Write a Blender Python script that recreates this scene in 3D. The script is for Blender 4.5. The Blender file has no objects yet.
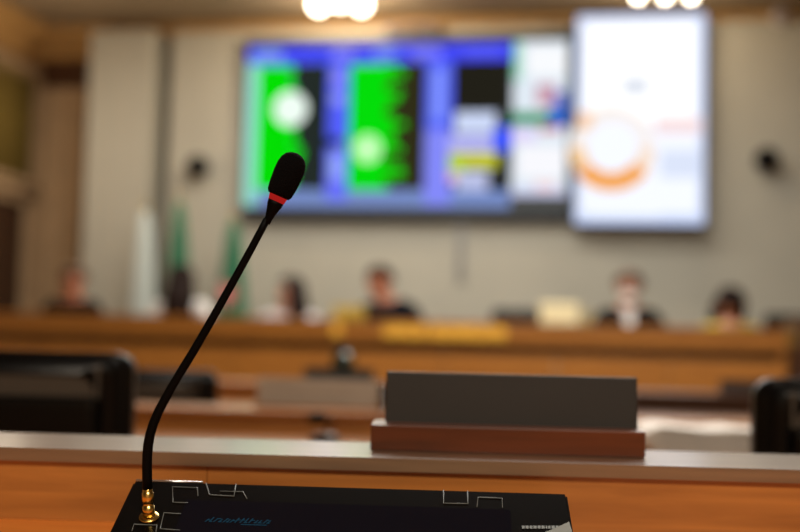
import bpy, bmesh, math, random
from mathutils import Vector, Matrix
random.seed(4)
S = bpy.context.scene
COL = S.collection
PI = math.pi

# ------------------------------------------------------------------ camera
F = 50.0 / 36.0 * 800.0
CAM = Vector((0, 0, 0.95))
YAW, PITCH, ROLL = math.radians(9.1), math.radians(3.7), math.radians(1.4)
fwd = Vector((-math.sin(YAW) * math.cos(PITCH), math.cos(YAW) * math.cos(PITCH), math.sin(PITCH)))
r0 = Vector((math.cos(YAW), math.sin(YAW), 0))
u0 = r0.cross(fwd)
rgt = r0 * math.cos(ROLL) + u0 * math.sin(ROLL)
upv = u0 * math.cos(ROLL) - r0 * math.sin(ROLL)
cd = bpy.data.cameras.new('camera')
cam = bpy.data.objects.new('camera', cd)
COL.objects.link(cam)
M4 = Matrix((rgt, upv, -fwd)).transposed().to_4x4()
M4.translation = CAM
cam.matrix_world = M4
cd.lens = 50
cd.sensor_width = 36
cd.clip_start = 0.02
cd.dof.use_dof = True
cd.dof.focus_distance = 1.0
cd.dof.aperture_fstop = 2.35
S.camera = cam


# measuring helpers: a direction of sight to a plane of the room
def ray(px, py):
    return fwd + rgt * ((px - 400) / F) - upv * ((py - 266) / F)


def cp(px, py, d):
    return CAM + ray(px, py) * d


class Frame:
    def __init__(s, a):
        s.a = a
        s.R = Matrix.Rotation(a, 3, 'Z')
        s.Ri = s.R.inverted()

    def loc(s, p): return s.Ri @ Vector(p)
    def wor(s, p): return s.R @ Vector(p)

    def hy(s, px, py, y):
        d = s.Ri @ ray(px, py); c = s.Ri @ CAM
        return c + d * ((y - c.y) / d.y)

    def hz(s, px, py, z):
        d = s.Ri @ ray(px, py); c = s.Ri @ CAM
        return c + d * ((z - c.z) / d.z)

    def hp(s, px, py, p0, n):
        d = s.Ri @ ray(px, py); c = s.Ri @ CAM
        return c + d * ((p0 - c).dot(n) / d.dot(n))


W = Frame(0)                       # the room
DA = math.radians(6.8)
DK = Frame(DA)                     # the curved rows of desks near the camera


# ------------------------------------------------------------------ materials
def lin(c):
    return tuple(((v / 255) / 12.92 if v <= 10 else ((v / 255 + .055) / 1.055) ** 2.4) for v in c) + (1,)


def mat(name, c, rough=.5, metal=0, spec=.5, coat=0, noise=0, nscale=20, bump=0, trans=0, sheen=0):
    m = bpy.data.materials.new(name); m.use_nodes = True
    nt = m.node_tree; b = nt.nodes['Principled BSDF']
    b.inputs['Base Color'].default_value = lin(c)
    b.inputs['Roughness'].default_value = rough
    b.inputs['Metallic'].default_value = metal
    b.inputs['Specular IOR Level'].default_value = spec
    b.inputs['Coat Weight'].default_value = coat
    b.inputs['Coat Roughness'].default_value = .08
    b.inputs['Transmission Weight'].default_value = trans
    b.inputs['Sheen Weight'].default_value = sheen
    tc = nt.nodes.new('ShaderNodeTexCoord')
    n = nt.nodes.new('ShaderNodeTexNoise'); n.inputs['Scale'].default_value = nscale
    n.inputs['Detail'].default_value = 5
    nt.links.new(tc.outputs['Object'], n.inputs['Vector'])
    if noise:
        r = nt.nodes.new('ShaderNodeMixRGB'); r.blend_type = 'MULTIPLY'
        r.inputs['Color1'].default_value = lin(c)
        cr = nt.nodes.new('ShaderNodeValToRGB')
        cr.color_ramp.elements[0].color = (1 - noise,) * 3 + (1,)
        cr.color_ramp.elements[0].position = .3
        cr.color_ramp.elements[1].color = (1 + noise * .3,) * 3 + (1,)
        cr.color_ramp.elements[1].position = .7
        nt.links.new(n.outputs['Fac'], cr.inputs['Fac'])
        nt.links.new(cr.outputs['Color'], r.inputs['Color2']); r.inputs['Fac'].default_value = 1
        nt.links.new(r.outputs['Color'], b.inputs['Base Color'])
    if bump:
        bp = nt.nodes.new('ShaderNodeBump'); bp.inputs['Strength'].default_value = bump
        bp.inputs['Distance'].default_value = .002
        nt.links.new(n.outputs['Fac'], bp.inputs['Height'])
        nt.links.new(bp.outputs['Normal'], b.inputs['Normal'])
    return m


def wood(name, c1, c2, rough=.35, stretch=(1.5, 22, 22), coat=.2, spec=.5, crough=.12):
    m = bpy.data.materials.new(name); m.use_nodes = True
    nt = m.node_tree; b = nt.nodes['Principled BSDF']
    tc = nt.nodes.new('ShaderNodeTexCoord'); mp = nt.nodes.new('ShaderNodeMapping')
    mp.inputs['Scale'].default_value = stretch
    n = nt.nodes.new('ShaderNodeTexNoise'); n.inputs['Scale'].default_value = 3; n.inputs['Detail'].default_value = 8
    n.inputs['Distortion'].default_value = .6
    cr = nt.nodes.new('ShaderNodeValToRGB')
    cr.color_ramp.elements[0].color = lin(c1); cr.color_ramp.elements[0].position = .3
    cr.color_ramp.elements[1].color = lin(c2); cr.color_ramp.elements[1].position = .72
    nt.links.new(tc.outputs['Object'], mp.inputs['Vector']); nt.links.new(mp.outputs['Vector'], n.inputs['Vector'])
    nt.links.new(n.outputs['Fac'], cr.inputs['Fac']); nt.links.new(cr.outputs['Color'], b.inputs['Base Color'])
    b.inputs['Roughness'].default_value = rough; b.inputs['Coat Weight'].default_value = coat
    b.inputs['Coat Roughness'].default_value = crough; b.inputs['Specular IOR Level'].default_value = spec
    return m


_em = {}


def emit(c, s=1.0):
    k = (c, s)
    if k not in _em:
        m = bpy.data.materials.new('lit_%d_%d_%d' % c); m.use_nodes = True
        nt = m.node_tree; nt.nodes.remove(nt.nodes['Principled BSDF'])
        e = nt.nodes.new('ShaderNodeEmission'); e.inputs['Color'].default_value = lin(c)
        e.inputs['Strength'].default_value = s
        nt.links.new(e.outputs['Emission'], nt.nodes['Material Output'].inputs['Surface'])
        _em[k] = m
    return _em[k]


WOOD_DESK = wood('honey_wood', (144, 90, 40), (178, 116, 54), .34, coat=.5, crough=.18)
WOOD_TOP = wood('lamplit_desktop_wood', (206, 112, 40), (232, 140, 58), .35, coat=.2)  # warm lamp light on the desktop put into a brighter orange wood
WOOD_EDGE = wood('ledge_wood', (98, 76, 58), (124, 98, 74), .4, coat=1.0, crough=.2)
WOOD_DAIS = wood('dais_wood', (142, 86, 30), (174, 112, 44), .4, coat=.1)
WOOD_DARK = wood('shade_dark_wood', (58, 32, 18), (84, 48, 26), .4)
WOOD_RED = wood('red_wood', (66, 26, 7), (102, 44, 12), .36, coat=.1)
WOOD_OLD = wood('old_wood', (92, 66, 44), (116, 84, 58), .5, stretch=(20, 20, 1.5), coat=0)
WALLP = mat('beige_panel', (170, 166, 152), .7, noise=.05, nscale=3)
PLASTER = mat('old_plaster', (180, 150, 114), .8, noise=.12, nscale=4)
CORN = mat('ochre_cornice', (184, 142, 84), .7, noise=.12, nscale=5)
CEIL = mat('ceiling_paint', (150, 132, 106), .8, noise=.05, nscale=2)
CARPET = mat('brown_carpet', (74, 52, 40), .95, noise=.25, nscale=200, bump=.4)
PLASTIC = mat('black_plastic', (10, 10, 10), .35, noise=.05, nscale=60)
BEZEL = mat('black_bezel', (7, 7, 7), .16, spec=.25)
FOAM = mat('black_foam', (7, 6, 7), 1.0, spec=.1, bump=1.0, nscale=700, noise=.2)
RUBBER = mat('black_neck', (2, 2, 2), .6, spec=.08)
LEATHER = mat('black_leather', (3, 3, 4), .34, spec=.3, bump=.2, nscale=250, noise=.1)
MESHM = mat('grey_mesh', (70, 60, 50), .6, noise=.2, nscale=300)
BRASS = mat('brass', (214, 182, 104), .24, metal=1)
GOLD = mat('gold_letters', (255, 194, 74), .3, metal=0)
STEEL = mat('grey_steel', (150, 150, 150), .35, metal=.9)
SILVER = mat('glint_silver', (210, 212, 212), .25, metal=.9)
LINE = mat('grey_print', (96, 100, 98), .5)
DKPLATE = mat('dark_plate', (28, 24, 22), .5, metal=.1, noise=.25, nscale=9)
GRPLATE = mat('grey_plate', (166, 154, 142), .4, metal=.2, noise=.1, nscale=9)
SCRN = mat('dark_glass', (12, 13, 22), .08, spec=.35)
HOUS = mat('screen_housing', (34, 42, 48), .6)
PAPER = mat('white_paper', (238, 230, 222), .8, noise=.12, nscale=14)
CREAM = mat('cream_card', (226, 218, 176), .7, noise=.05)
YELL = mat('yellow_card', (176, 152, 52), .6, noise=.05)
SKIN = mat('skin', (186, 130, 104), .5, noise=.06, nscale=30)
SKIN2 = mat('tan_skin', (172, 108, 78), .5, noise=.06, nscale=30)
HAIRD = mat('dark_hair', (34, 22, 18), .8, spec=.15, noise=.4, nscale=90)
HAIRB = mat('brown_hair', (92, 64, 42), .5, noise=.3, nscale=90)
SUIT = mat('black_suit', (11, 11, 14), .9, spec=.12, noise=.1, nscale=80)
NAVY = mat('navy_suit', (12, 14, 22), .9, spec=.12, noise=.1, nscale=80)
WHITE = mat('white_cloth', (206, 203, 200), .85, noise=.05, nscale=80)
MUST = mat('mustard_cloth', (182, 156, 44), .85, noise=.05, nscale=80)
GREYT = mat('grey_trousers', (52, 52, 56), .85, noise=.05, nscale=80)
EYE = mat('eye', (40, 28, 22), .2)
GREENF = mat('green_flag_cloth', (44, 108, 76), .8, noise=.12, nscale=12)
WHITEF = mat('white_flag_cloth', (200, 210, 206), .8, noise=.06, nscale=12)
YELLF = mat('yellow_flag_cloth', (222, 190, 60), .8)
PINKF = mat('pink_flag_cloth', (214, 120, 120), .8)
BOTTLE = mat('green_bottle', (22, 42, 26), .15, spec=.6)
GLASS = mat('clear_glass', (235, 242, 248), .03, trans=1.0)
CURT = mat('olive_curtain', (104, 84, 22), .9, noise=.2, nscale=20)
BLACKM = mat('black_metal', (12, 12, 12), .5)
DOORW = wood('door_wood', (46, 26, 14), (66, 38, 20), .5, stretch=(20, 20, 1.5))
SHADE = mat('grey_device', (120, 124, 140), .5)


# ------------------------------------------------------------------ mesh helpers
class B:
    def __init__(s): s.bm = bmesh.new(); s.m = 0

    def _tag(s, faces):
        for f in faces: f.material_index = s.m

    def box(s, x0, x1, y0, y1, z0, z1, bev=0, seg=2):
        t = bmesh.new()
        bmesh.ops.create_cube(t, size=1)
        for v in t.verts:
            v.co = Vector(((x0 + x1) / 2 + v.co.x * (x1 - x0), (y0 + y1) / 2 + v.co.y * (y1 - y0), (z0 + z1) / 2 + v.co.z * (z1 - z0)))
        if bev: bmesh.ops.bevel(t, geom=t.edges[:], offset=bev, segments=seg, affect='EDGES', profile=.6)
        return s.merge(t)

    def merge(s, t, mx=None):
        if mx is not None: bmesh.ops.transform(t, matrix=mx, verts=t.verts[:])
        vm = {v: s.bm.verts.new(v.co) for v in t.verts}
        for f in t.faces:
            try: nf = s.bm.faces.new([vm[v] for v in f.verts])
            except ValueError: continue
            nf.material_index = s.m; nf.smooth = f.smooth
        t.free()
        return s

    def obox(s, mx, sx, sy, sz, bev=0):
        t = bmesh.new(); bmesh.ops.create_cube(t, size=1)
        for v in t.verts: v.co = Vector((v.co.x * sx, v.co.y * sy, v.co.z * sz))
        if bev: bmesh.ops.bevel(t, geom=t.edges[:], offset=bev, segments=2, affect='EDGES', profile=.6)
        return s.merge(t, mx)

    def ball(s, c, rx, ry=None, rz=None, u=20, v=14):
        t = bmesh.new(); bmesh.ops.create_uvsphere(t, u_segments=u, v_segments=v, radius=1)
        ry = ry or rx; rz = rz or rx
        for q in t.verts: q.co = Vector((c[0] + q.co.x * rx, c[1] + q.co.y * ry, c[2] + q.co.z * rz))
        for f in t.faces: f.smooth = True
        return s.merge(t)

    def tube(s, pts, radii, n=14, cap=True):
        pts = [Vector(p) for p in pts]
        if not hasattr(radii, '__len__'): radii = [radii] * len(pts)
        rings = []; prev = None
        for i, p in enumerate(pts):
            d = (pts[min(i + 1, len(pts) - 1)] - pts[max(i - 1, 0)]).normalized()
            if prev is None:
                a = Vector((0, 0, 1)) if abs(d.z) < .9 else Vector((1, 0, 0))
                x = a.cross(d).normalized()
            else:
                x = (prev - d * prev.dot(d)).normalized()
            prev = x; y = d.cross(x)
            rings.append([s.bm.verts.new(p + (x * math.cos(2 * PI * k / n) + y * math.sin(2 * PI * k / n)) * radii[i]) for k in range(n)])
        for a, b in zip(rings, rings[1:]):
            for k in range(n):
                f = s.bm.faces.new((a[k], a[(k + 1) % n], b[(k + 1) % n], b[k])); f.smooth = True; f.material_index = s.m
        if cap:
            for r in (rings[0][::-1], rings[-1]):
                f = s.bm.faces.new(r); f.material_index = s.m
        return s

    def lathe(s, base, axis, prof, n=28):
        axis = Vector(axis).normalized(); base = Vector(base)
        return s.tube2([base + axis * h for h, r in prof], [max(r, 1e-5) for h, r in prof], axis, n)

    def tube2(s, pts, radii, d, n):
        a = Vector((0, 0, 1)) if abs(d.z) < .9 else Vector((1, 0, 0))
        x = a.cross(d).normalized(); y = d.cross(x)
        rings = [[s.bm.verts.new(p + (x * math.cos(2 * PI * k / n) + y * math.sin(2 * PI * k / n)) * r) for k in range(n)] for p, r in zip(pts, radii)]
        for a_, b_ in zip(rings, rings[1:]):
            for k in range(n):
                f = s.bm.faces.new((a_[k], a_[(k + 1) % n], b_[(k + 1) % n], b_[k])); f.smooth = True; f.material_index = s.m
        for r in (rings[0][::-1], rings[-1]):
            f = s.bm.faces.new(r); f.material_index = s.m
        return s

    def prism(s, poly, vec):
        vec = Vector(vec)
        a = [s.bm.verts.new(Vector(p)) for p in poly]; b = [s.bm.verts.new(Vector(p) + vec) for p in poly]
        fs = [s.bm.faces.new(a), s.bm.faces.new(b[::-1])]
        n = len(a)
        for k in range(n): fs.append(s.bm.faces.new((a[k], b[k], b[(k + 1) % n], a[(k + 1) % n])))
        s._tag(fs)
        return s

    def build(s, name, m, parent=None, base=(0, 0, 0), rz=0, place=False, auto=True):
        """base: subtract this point, so that the origin lies there; place: put the object at it"""
        base = Vector(base)
        if base.length: bmesh.ops.translate(s.bm, vec=-base, verts=s.bm.verts[:])
        bmesh.ops.recalc_face_normals(s.bm, faces=s.bm.faces[:])
        me = bpy.data.meshes.new(name); s.bm.to_mesh(me); s.bm.free()
        for x in (m if isinstance(m, (list, tuple)) else [m]): me.materials.append(x)
        o = bpy.data.objects.new(name, me); COL.objects.link(o)
        if parent: o.parent = parent
        if place:
            o.location = Matrix.Rotation(rz, 3, 'Z') @ base; o.rotation_euler = (0, 0, rz)
        return o


def tag(o, label=None, cat=None, group=None, kind=None):
    if label: o['label'] = label
    if cat: o['category'] = cat
    if group: o['group'] = group
    if kind: o['kind'] = kind
    return o


def thing(name, label, cat, base=(0, 0, 0), rz=0, group=None, rot=True):
    o = bpy.data.objects.new(name, None); COL.objects.link(o)
    o.empty_display_size = .1
    o.location = Matrix.Rotation(rz, 3, 'Z') @ Vector(base); o.rotation_euler = (0, 0, rz)
    return tag(o, label, cat, group)


def copy_tree(o, parent=None):
    c = o.copy(); COL.objects.link(c)
    if parent: c.parent = parent
    for ch in list(o.children): copy_tree(ch, c)
    return c


def struct(name, bb, m):
    o = bb.build(name, m); o['kind'] = 'structure'; return o


# ------------------------------------------------------------------ the room
WY = 11.5                      # face of the beige panelled end wall
OY = 12.1                      # old wall behind it
CZ = 4.42                      # ceiling
XL = W.hy(30, 150, OY).x       # left wall
XR = 6.5
YB = -5.0
print('XL', XL)
struct('floor', B().box(XL - .3, XR + .3, YB - .3, OY + .3, -.12, 0), CARPET)
struct('ceiling', B().box(XL - .3, XR + .3, YB - .3, OY + .3, CZ, CZ + .15), CEIL)
struct('wall_front', B().box(XL - .3, XR + .3, OY, OY + .25, 0, CZ), PLASTER)
struct('wall_back', B().box(XL - .3, XR + .3, YB - .25, YB, 0, CZ), PLASTER)
struct('wall_right', B().box(XR, XR + .25, YB, OY, 0, CZ), PLASTER)
struct('wall_left', B().box(XL - .25, XL, YB, OY, 0, CZ), PLASTER)
# platform of the dais
PZ = .2
struct('trim_9', B().box(XL + .02, XR - .02, 8.35, OY - .02, 0, PZ, .01), CARPET)['label'] = 'carpeted platform under the dais'

# beige end wall of panels: a narrow one at the left, a shadow gap, a wide one
xa = W.hy(85, 170, WY - .12).x; xb = W.hy(149, 170, WY - .12).x; xc = W.hy(168, 170, WY).x
ztop = W.hy(120, 33, WY).z
print('panel', xa, xb, xc, ztop)
struct('wall_panel_left', B().box(xa, xb, WY - .12, OY - .03, PZ, ztop, .01), WALLP)
struct('wall_panel_main', B().box(xc, XR - .03, WY, OY - .03, PZ, ztop, .01), WALLP)
struct('trim_1', B().box(xb, xc, WY + .35, OY - .03, PZ, ztop), WALLP)

# cornice under the ceiling: stepped mouldings along the end wall and along the left wall
cb = B()
prof = [(0, 0), (.10, 0), (.13, .05), (.13, .12), (.22, .20), (.30, .24), (.34, .30), (.34, .38), (0, .38)]
zc = CZ - .38
cb.prism([(XL, OY - a, zc + h) for a, h in prof], (XR - XL, 0, 0))
struct('trim_2', cb, CORN)
# lower moulding between cornice and panels
cb = B(); cb.prism([(XL, OY - .04 - a, zc - .02 + h) for a, h in [(-.05, -.10), (.0, -.10), (.03, -.04), (.10, 0), (.10, .03), (-.05, .03)]], (XR - XL, 0, 0))
struct('trim_3', cb, CORN)
cb = B(); cb.prism([(XL + a, YB, zc + h) for a, h in prof], (0, OY - YB, 0))
struct('trim_4', cb, CORN)
cb = B(); cb.prism([(XL + a, YB, zc + h - .16) for a, h in [(0, -.1), (.06, -.1), (.1, -.02), (.2, .04), (.2, .07), (0, .07)]], (0, OY - YB, 0))
struct('trim_5', cb, PLASTER)

# old pilaster with a capital in the corner
p0 = W.hy(41, 200, OY - .1).x; p1 = W.hy(80, 200, OY - .1).x
zk0 = W.hy(58, 88, OY - .1).z; zk1 = W.hy(58, 62, OY - .1).z
pl = B(); pl.box(p0, p1, OY - .1, OY + .01, PZ, zk0 + .01, .01)
for k in range(3):
    xx = p0 + (p1 - p0) * (.25 + .25 * k)
    pl.box(xx - .03, xx + .03, OY - .125, OY - .09, PZ + .3, zk0 - .1, .012)
struct('trim_6', pl, PLASTER)
cp_ = B(); n = 5
for k in range(n):
    cp_.box(p0 - .02 - .012 * k, p1 + .02 + .012 * k, OY - .12 - .014 * k, OY + .01, zk0 + (zk1 - zk0) * k / n, zk0 + (zk1 - zk0) * (k + 1) / n, .008)
struct('trim_7', cp_, WOOD_DARK)

# left wall: dark door in a frame with an entablature, an olive curtain over it
def hx(px, py):
    d = ray(px, py); return CAM + d * ((XL - CAM.x) / d.x)
q = hx(19, 250); ze = hx(10, 178).z; zd = hx(10, 202).z
print('door', q, ze, zd)
struct('door_1', B().box(XL - .02, XL + .03, q.y - 1.3, q.y, PZ, zd, .01), DOORW)
fr = B(); fr.box(XL - .01, XL + .08, q.y, q.y + .16, PZ, zd + .08, .012); fr.box(XL - .01, XL + .08, q.y - 1.46, q.y - 1.3, PZ, zd + .08, .012)
fr.box(XL - .01, XL + .08, q.y - 1.46, q.y + .16, zd, zd + .1, .012)
fr.box(XL - .01, XL + .16, q.y - 1.55, q.y + .24, zd + .1, zd + .2, .015); fr.box(XL - .01, XL + .22, q.y - 1.6, q.y + .3, zd + .2, zd + .26, .015)
struct('trim_8', fr, PLASTER)
zt = hx(10, 62).z
cu = B(); ncol = 60; y0c, y1c = q.y - 1.4, q.y + .02
verts = []
for i in range(ncol + 1):
    y = y0c + (y1c - y0c) * i / ncol
    x = XL + .07 + .035 * math.sin(i * 1.05) + .01 * math.sin(i * .37)
    verts.append([cu.bm.verts.new((x, y, zd + .27)), cu.bm.verts.new((x, y, zt))])
for a, b in zip(verts, verts[1:]):
    f = cu.bm.faces.new((a[0], b[0], b[1], a[1])); f.smooth = True
co = cu.build('curtain', CURT)
md = co.modifiers.new('s', 'SOLIDIFY'); md.thickness = .012
tag(co, 'olive curtain hanging above the dark door on the left wall', 'curtain')
tag(B().tube([(XL + .07, y0c - .1, zt + .015), (XL + .07, y1c + .05, zt + .015)], .016).build('curtain_rod', BRASS, co), 'brass rod carrying the curtain')

# ------------------------------------------------------------------ wall screens
SY = WY - .13
def sx(px): return W.hy(px, 128, SY).x
def sz(px, py): return W.hy(px, py, SY).z


class Display(B):
    """one flat picture: coloured fields, each a hair in front of the one below it"""
    def __init__(s, ybase):
        super().__init__(); s.mats = []; s.y = ybase; s.L = 0

    def use(s, c, st=1.0):
        m = emit(c, st)
        if m not in s.mats: s.mats.append(m)
        s.m = s.mats.index(m)

    def rect(s, x0, x1, y0, y1, c, st=1.0, layer=1, ref=None):
        ref = ref or (x0 + x1) / 2
        X0, X1, Z0, Z1 = sx(x0), sx(x1), sz(ref, y1), sz(ref, y0)
        y = s.y - .0006 * layer; s.use(c, st)
        f = s.bm.faces.new([s.bm.verts.new(p) for p in ((X0, y, Z0), (X1, y, Z0), (X1, y, Z1), (X0, y, Z1))]); f.material_index = s.m

    def ring(s, cx, cy, r0_, r1_, a0, a1, c, st=1.0, layer=2, n=40):
        X, Z = sx(cx), sz(cx, cy); k = (sx(cx + 10) - X) / 10
        y = s.y - .0006 * layer; s.use(c, st)
        pr = None
        for i in range(n + 1):
            a = math.radians(a0 + (a1 - a0) * i / n)
            p = (s.bm.verts.new((X + math.cos(a) * r0_ * k, y, Z + math.sin(a) * r0_ * k)), s.bm.verts.new((X + math.cos(a) * r1_ * k, y, Z + math.sin(a) * r1_ * k)))
            if pr:
                f = s.bm.faces.new((pr[0], pr[1], p[1], p[0])); f.material_index = s.m
            pr = p

    def finish(s, name, parent, base):
        return s.build(name, s.mats, parent, base)


def housing(x0, x1, z0, z1, yf, yb, m, bev=.02):
    return B().box(x0, x1, yf, yb, z0, z1, bev)


# the voting board
base = Vector((sx(375), WY, sz(375, 218)))
vb = thing('voting_board', 'wide electronic voting board with green and blue columns on the beige wall', 'screen', base)
housing(sx(243.5), sx(573), sz(375, 219), sz(375, 36), WY - .13, WY - .001, HOUS).build('housing', HOUS, vb, base)
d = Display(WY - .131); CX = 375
R = lambda *a, **k: d.rect(*a, ref=CX, **k)
R(246, 511, 45, 207, (120, 142, 200), layer=0)
R(245.5, 258, 60, 206, (152, 226, 208), layer=1)
R(246, 511, 45, 62, (66, 72, 250), layer=2)
for x0, x1, c in ((252, 280, (140, 170, 250)), (330, 352, (140, 140, 255)), (372, 395, (120, 150, 255)), (410, 440, (130, 130, 255)), (462, 500, (90, 95, 255))):
    R(x0, x1, 49, 58, c, layer=3)
R(292, 328, 63, 190, (36, 44, 40), layer=1)
R(384, 427, 63, 190, (48, 46, 24), layer=1)
R(257, 291, 65, 190, (4, 222, 4), layer=2); R(349, 385, 65, 190, (4, 222, 10), layer=2)
random.seed(9)
for k in range(20):
    y0 = 66 + k * 6.2
    R(270, 292 + random.uniform(-1, 4) + 10 * math.exp(-((k - 14) / 3.0) ** 2), y0, y0 + 5.6, (4, 222, 4), layer=3)
    R(360, 388 + random.uniform(-2, 12) + (6 if k % 4 < 2 else -3), y0, y0 + 5.6, (4, 222, 10), layer=3)
R(327, 349, 63, 138, (84, 96, 250), layer=2); R(327, 349, 146, 200, (104, 112, 250), layer=2)
R(322, 342, 138, 147, (20, 34, 60), layer=3)
R(331, 343, 70, 84, (150, 150, 255), layer=3); R(331, 343, 92, 104, (150, 160, 255), layer=3); R(331, 343, 154, 180, (150, 170, 255), layer=3)
R(425, 452, 62, 130, (88, 104, 250), layer=2); R(425, 452, 130, 204, (132, 138, 250), layer=2)
R(432, 444, 70, 120, (130, 150, 255), layer=3)
R(452, 511, 62, 190, (44, 46, 48), layer=1)
R(452, 508, 63, 110, (34, 32, 24), layer=2)
R(455, 496, 113, 134, (208, 220, 250), layer=3); R(449, 500, 136, 152, (184, 184, 250), layer=3)
R(494, 511, 128, 152, (20, 70, 255), layer=4)
R(449, 498, 153, 168, (206, 208, 40), layer=4); R(449, 464, 160, 171, (170, 220, 50), layer=5)
R(457, 489, 171, 190, (190, 196, 232), layer=3); R(449, 458, 171, 182, (236, 180, 190), layer=3)
d.ring(290, 109, 0, 17, 0, 360, (232, 246, 236), 1.1, 6); d.ring(368, 149, 0, 14, 0, 360, (190, 250, 178), 1.1, 6)  # two discs of lamp glare painted into the glowing display
# the picture strip beside it
CX = 541
R(512.5, 567, 41, 196, (226, 236, 246), layer=1)
R(512.5, 520, 42, 80, (150, 220, 190), layer=2); R(526, 566, 46, 76, (250, 252, 255), layer=2)
R(536, 556, 84, 106, (206, 160, 176), layer=2); R(553, 567, 92, 110, (110, 128, 206), layer=2)
R(511.5, 550, 112, 125, (20, 146, 96), layer=3); R(548, 567, 108, 126, (30, 100, 206), layer=3)
R(540, 560, 126, 132, (220, 130, 140), layer=3); R(511.5, 536, 128, 142, (226, 214, 252), layer=2)
R(518, 566, 146, 178, (250, 250, 255), layer=2); R(536, 556, 182, 190, (246, 214, 216), layer=3); R(512.5, 567, 188, 196, (210, 214, 246), layer=2)
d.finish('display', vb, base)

# the white panel standing forward of it
SY = WY - .26
base = Vector((sx(641), WY, sz(641, 230)))
wp = thing('video_screen', 'tall bright white video screen with an orange ring picture, right of the voting board', 'screen', base)
housing(sx(574.5), sx(706), sz(641, 225.5), sz(641, 13), WY - .26, WY - .001, HOUS, .03).build('housing', HOUS, wp, base)
d = Display(WY - .262); CX = 641
R(575.8, 704.8, 14.5, 224, (206, 220, 255), 1.05, layer=0)
R(581, 699, 20, 214, (240, 244, 255), 1.1, layer=1); R(586, 694, 24, 122, (255, 255, 255), 1.15, layer=2)
R(622, 648, 78, 94, (222, 228, 240), layer=3); R(655, 702, 118, 134, (250, 226, 228), layer=3); R(660, 702, 150, 178, (222, 231, 252), layer=3)
R(590, 660, 196, 216, (240, 244, 255), 1.1, layer=2)
d.ring(612, 148, 27, 43, 80, 180, (250, 242, 238), 1, 4); d.ring(612, 148, 26, 43, 180, 212, (250, 206, 150), 1, 4)
d.ring(612, 148, 26, 44, 215, 325, (248, 164, 62), 1, 4); d.ring(612, 148, 27, 43, 325, 360, (250, 226, 206), 1, 4); d.ring(612, 148, 28, 42, 0, 80, (251, 243, 240), 1, 4)
d.rect(577, 592, 112, 128, (252, 206, 166), 1, 5, ref=CX)
d.finish('display', wp, base)

# small device over the board
SY = WY - .14
base = Vector((sx(406), WY, sz(406, 37)))
ad = thing('soundbar', 'blue-grey box mounted on top of the voting board', 'device', base)
B().box(sx(382), sx(431), WY - .16, WY - .01, base.z + .012, sz(406, 25), .02).build('case', SHADE, ad, base)
B().box(sx(386), sx(427), WY - .164, WY - .158, base.z + .02, sz(406, 27), .002).build('grille', MESHM, ad, base)
# cable channel under the board
SY = WY - .02
base = Vector((sx(463), WY, sz(463, 282)))
cdk = B().box(sx(460), sx(466), WY - .025, WY - .001, sz(463, 282), sz(463, 221) - .003, .004).build('cable_channel', STEEL, None, base, place=True)
tag(cdk, 'thin grey cable channel running down the wall below the voting board', 'cable channel')

# round black wall speakers
def wall_speaker(px, py, label):
    c = W.hy(px, py, WY - .09)
    t = thing('wall_speaker', label, 'speaker', (c.x, WY, c.z), group='round wall speakers')
    B().lathe((0, -.05, 0), (0, -1, 0), [(0, .04), (.01, .10), (.05, .118), (.11, .118), (.125, .10), (.13, .095)], 28).build('body', BLACKM, t)
    B().lathe((0, -.178, 0), (0, -1, 0), [(0, .094), (.006, .09), (.016, .05), (.018, .01)], 28).build('grille', FOAM, t)
    B().box(-.03, .03, -.06, -.001, -.05, .05, .006).build('bracket', BLACKM, t)
wall_speaker(199, 167, 'round black speaker on the wall left of the voting board')
wall_speaker(766, 160, 'round black speaker on the wall right of the white video screen')
c = W.hy(783, 14, WY - .12)
t = thing('dome_camera', 'small pale dome camera high on the wall at the right', 'camera', (c.x, WY - .02, c.z))
B().lathe((0, .01, 0), (0, -1, 0), [(0, .09), (.03, .09), (.05, .075)], 24).build('mount', mat('pale_plastic', (200, 190, 186), .5), t)
B().ball((0, -.045, 0), .066, .06, .066).build('dome', mat('smoked_dome', (120, 110, 112), .15), t)

# ------------------------------------------------------------------ ceiling lamps in front of the end wall
BULB = emit((255, 240, 214), 14)
def ceiling_lamp(pts, label, r):
    P = [W.hy(px, py, 10.6) for px, py in pts]
    c = sum(P, Vector()) / len(P)
    t = thing('ceiling_lamp', label, 'lamp', (c.x, c.y, CZ), group='ceiling lamps before the end wall')
    w = (P[-1].x - P[0].x) / 2 + .12
    B().box(-w, w, -.1, .1, -.04, -.001, .012).build('ceiling_plate', BRASS, t)
    for p in P:
        l = Vector((p.x - c.x, 0, p.z - CZ))
        a = B().tube([(l.x, 0, -.03), (l.x, 0, l.z + r * .9)], .012).build('stem', BRASS, t)
        B().lathe((l.x, 0, l.z + r * .8), (0, 0, 1), [(0, r * .7), (.03, r * .5), (.05, .015)], 20).build('cap', BRASS, t)
        B().ball(l, r).build('bulb', BULB, t)
    return P
L1 = ceiling_lamp([(319, 4), (340, 0), (361, 4)], 'three big glowing globe lamps close together on the ceiling above the voting board', .085)
L2 = ceiling_lamp([(638, -4), (665, -4), (691, -4)], 'row of three glowing globe lamps above the white video screen', .045)

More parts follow.
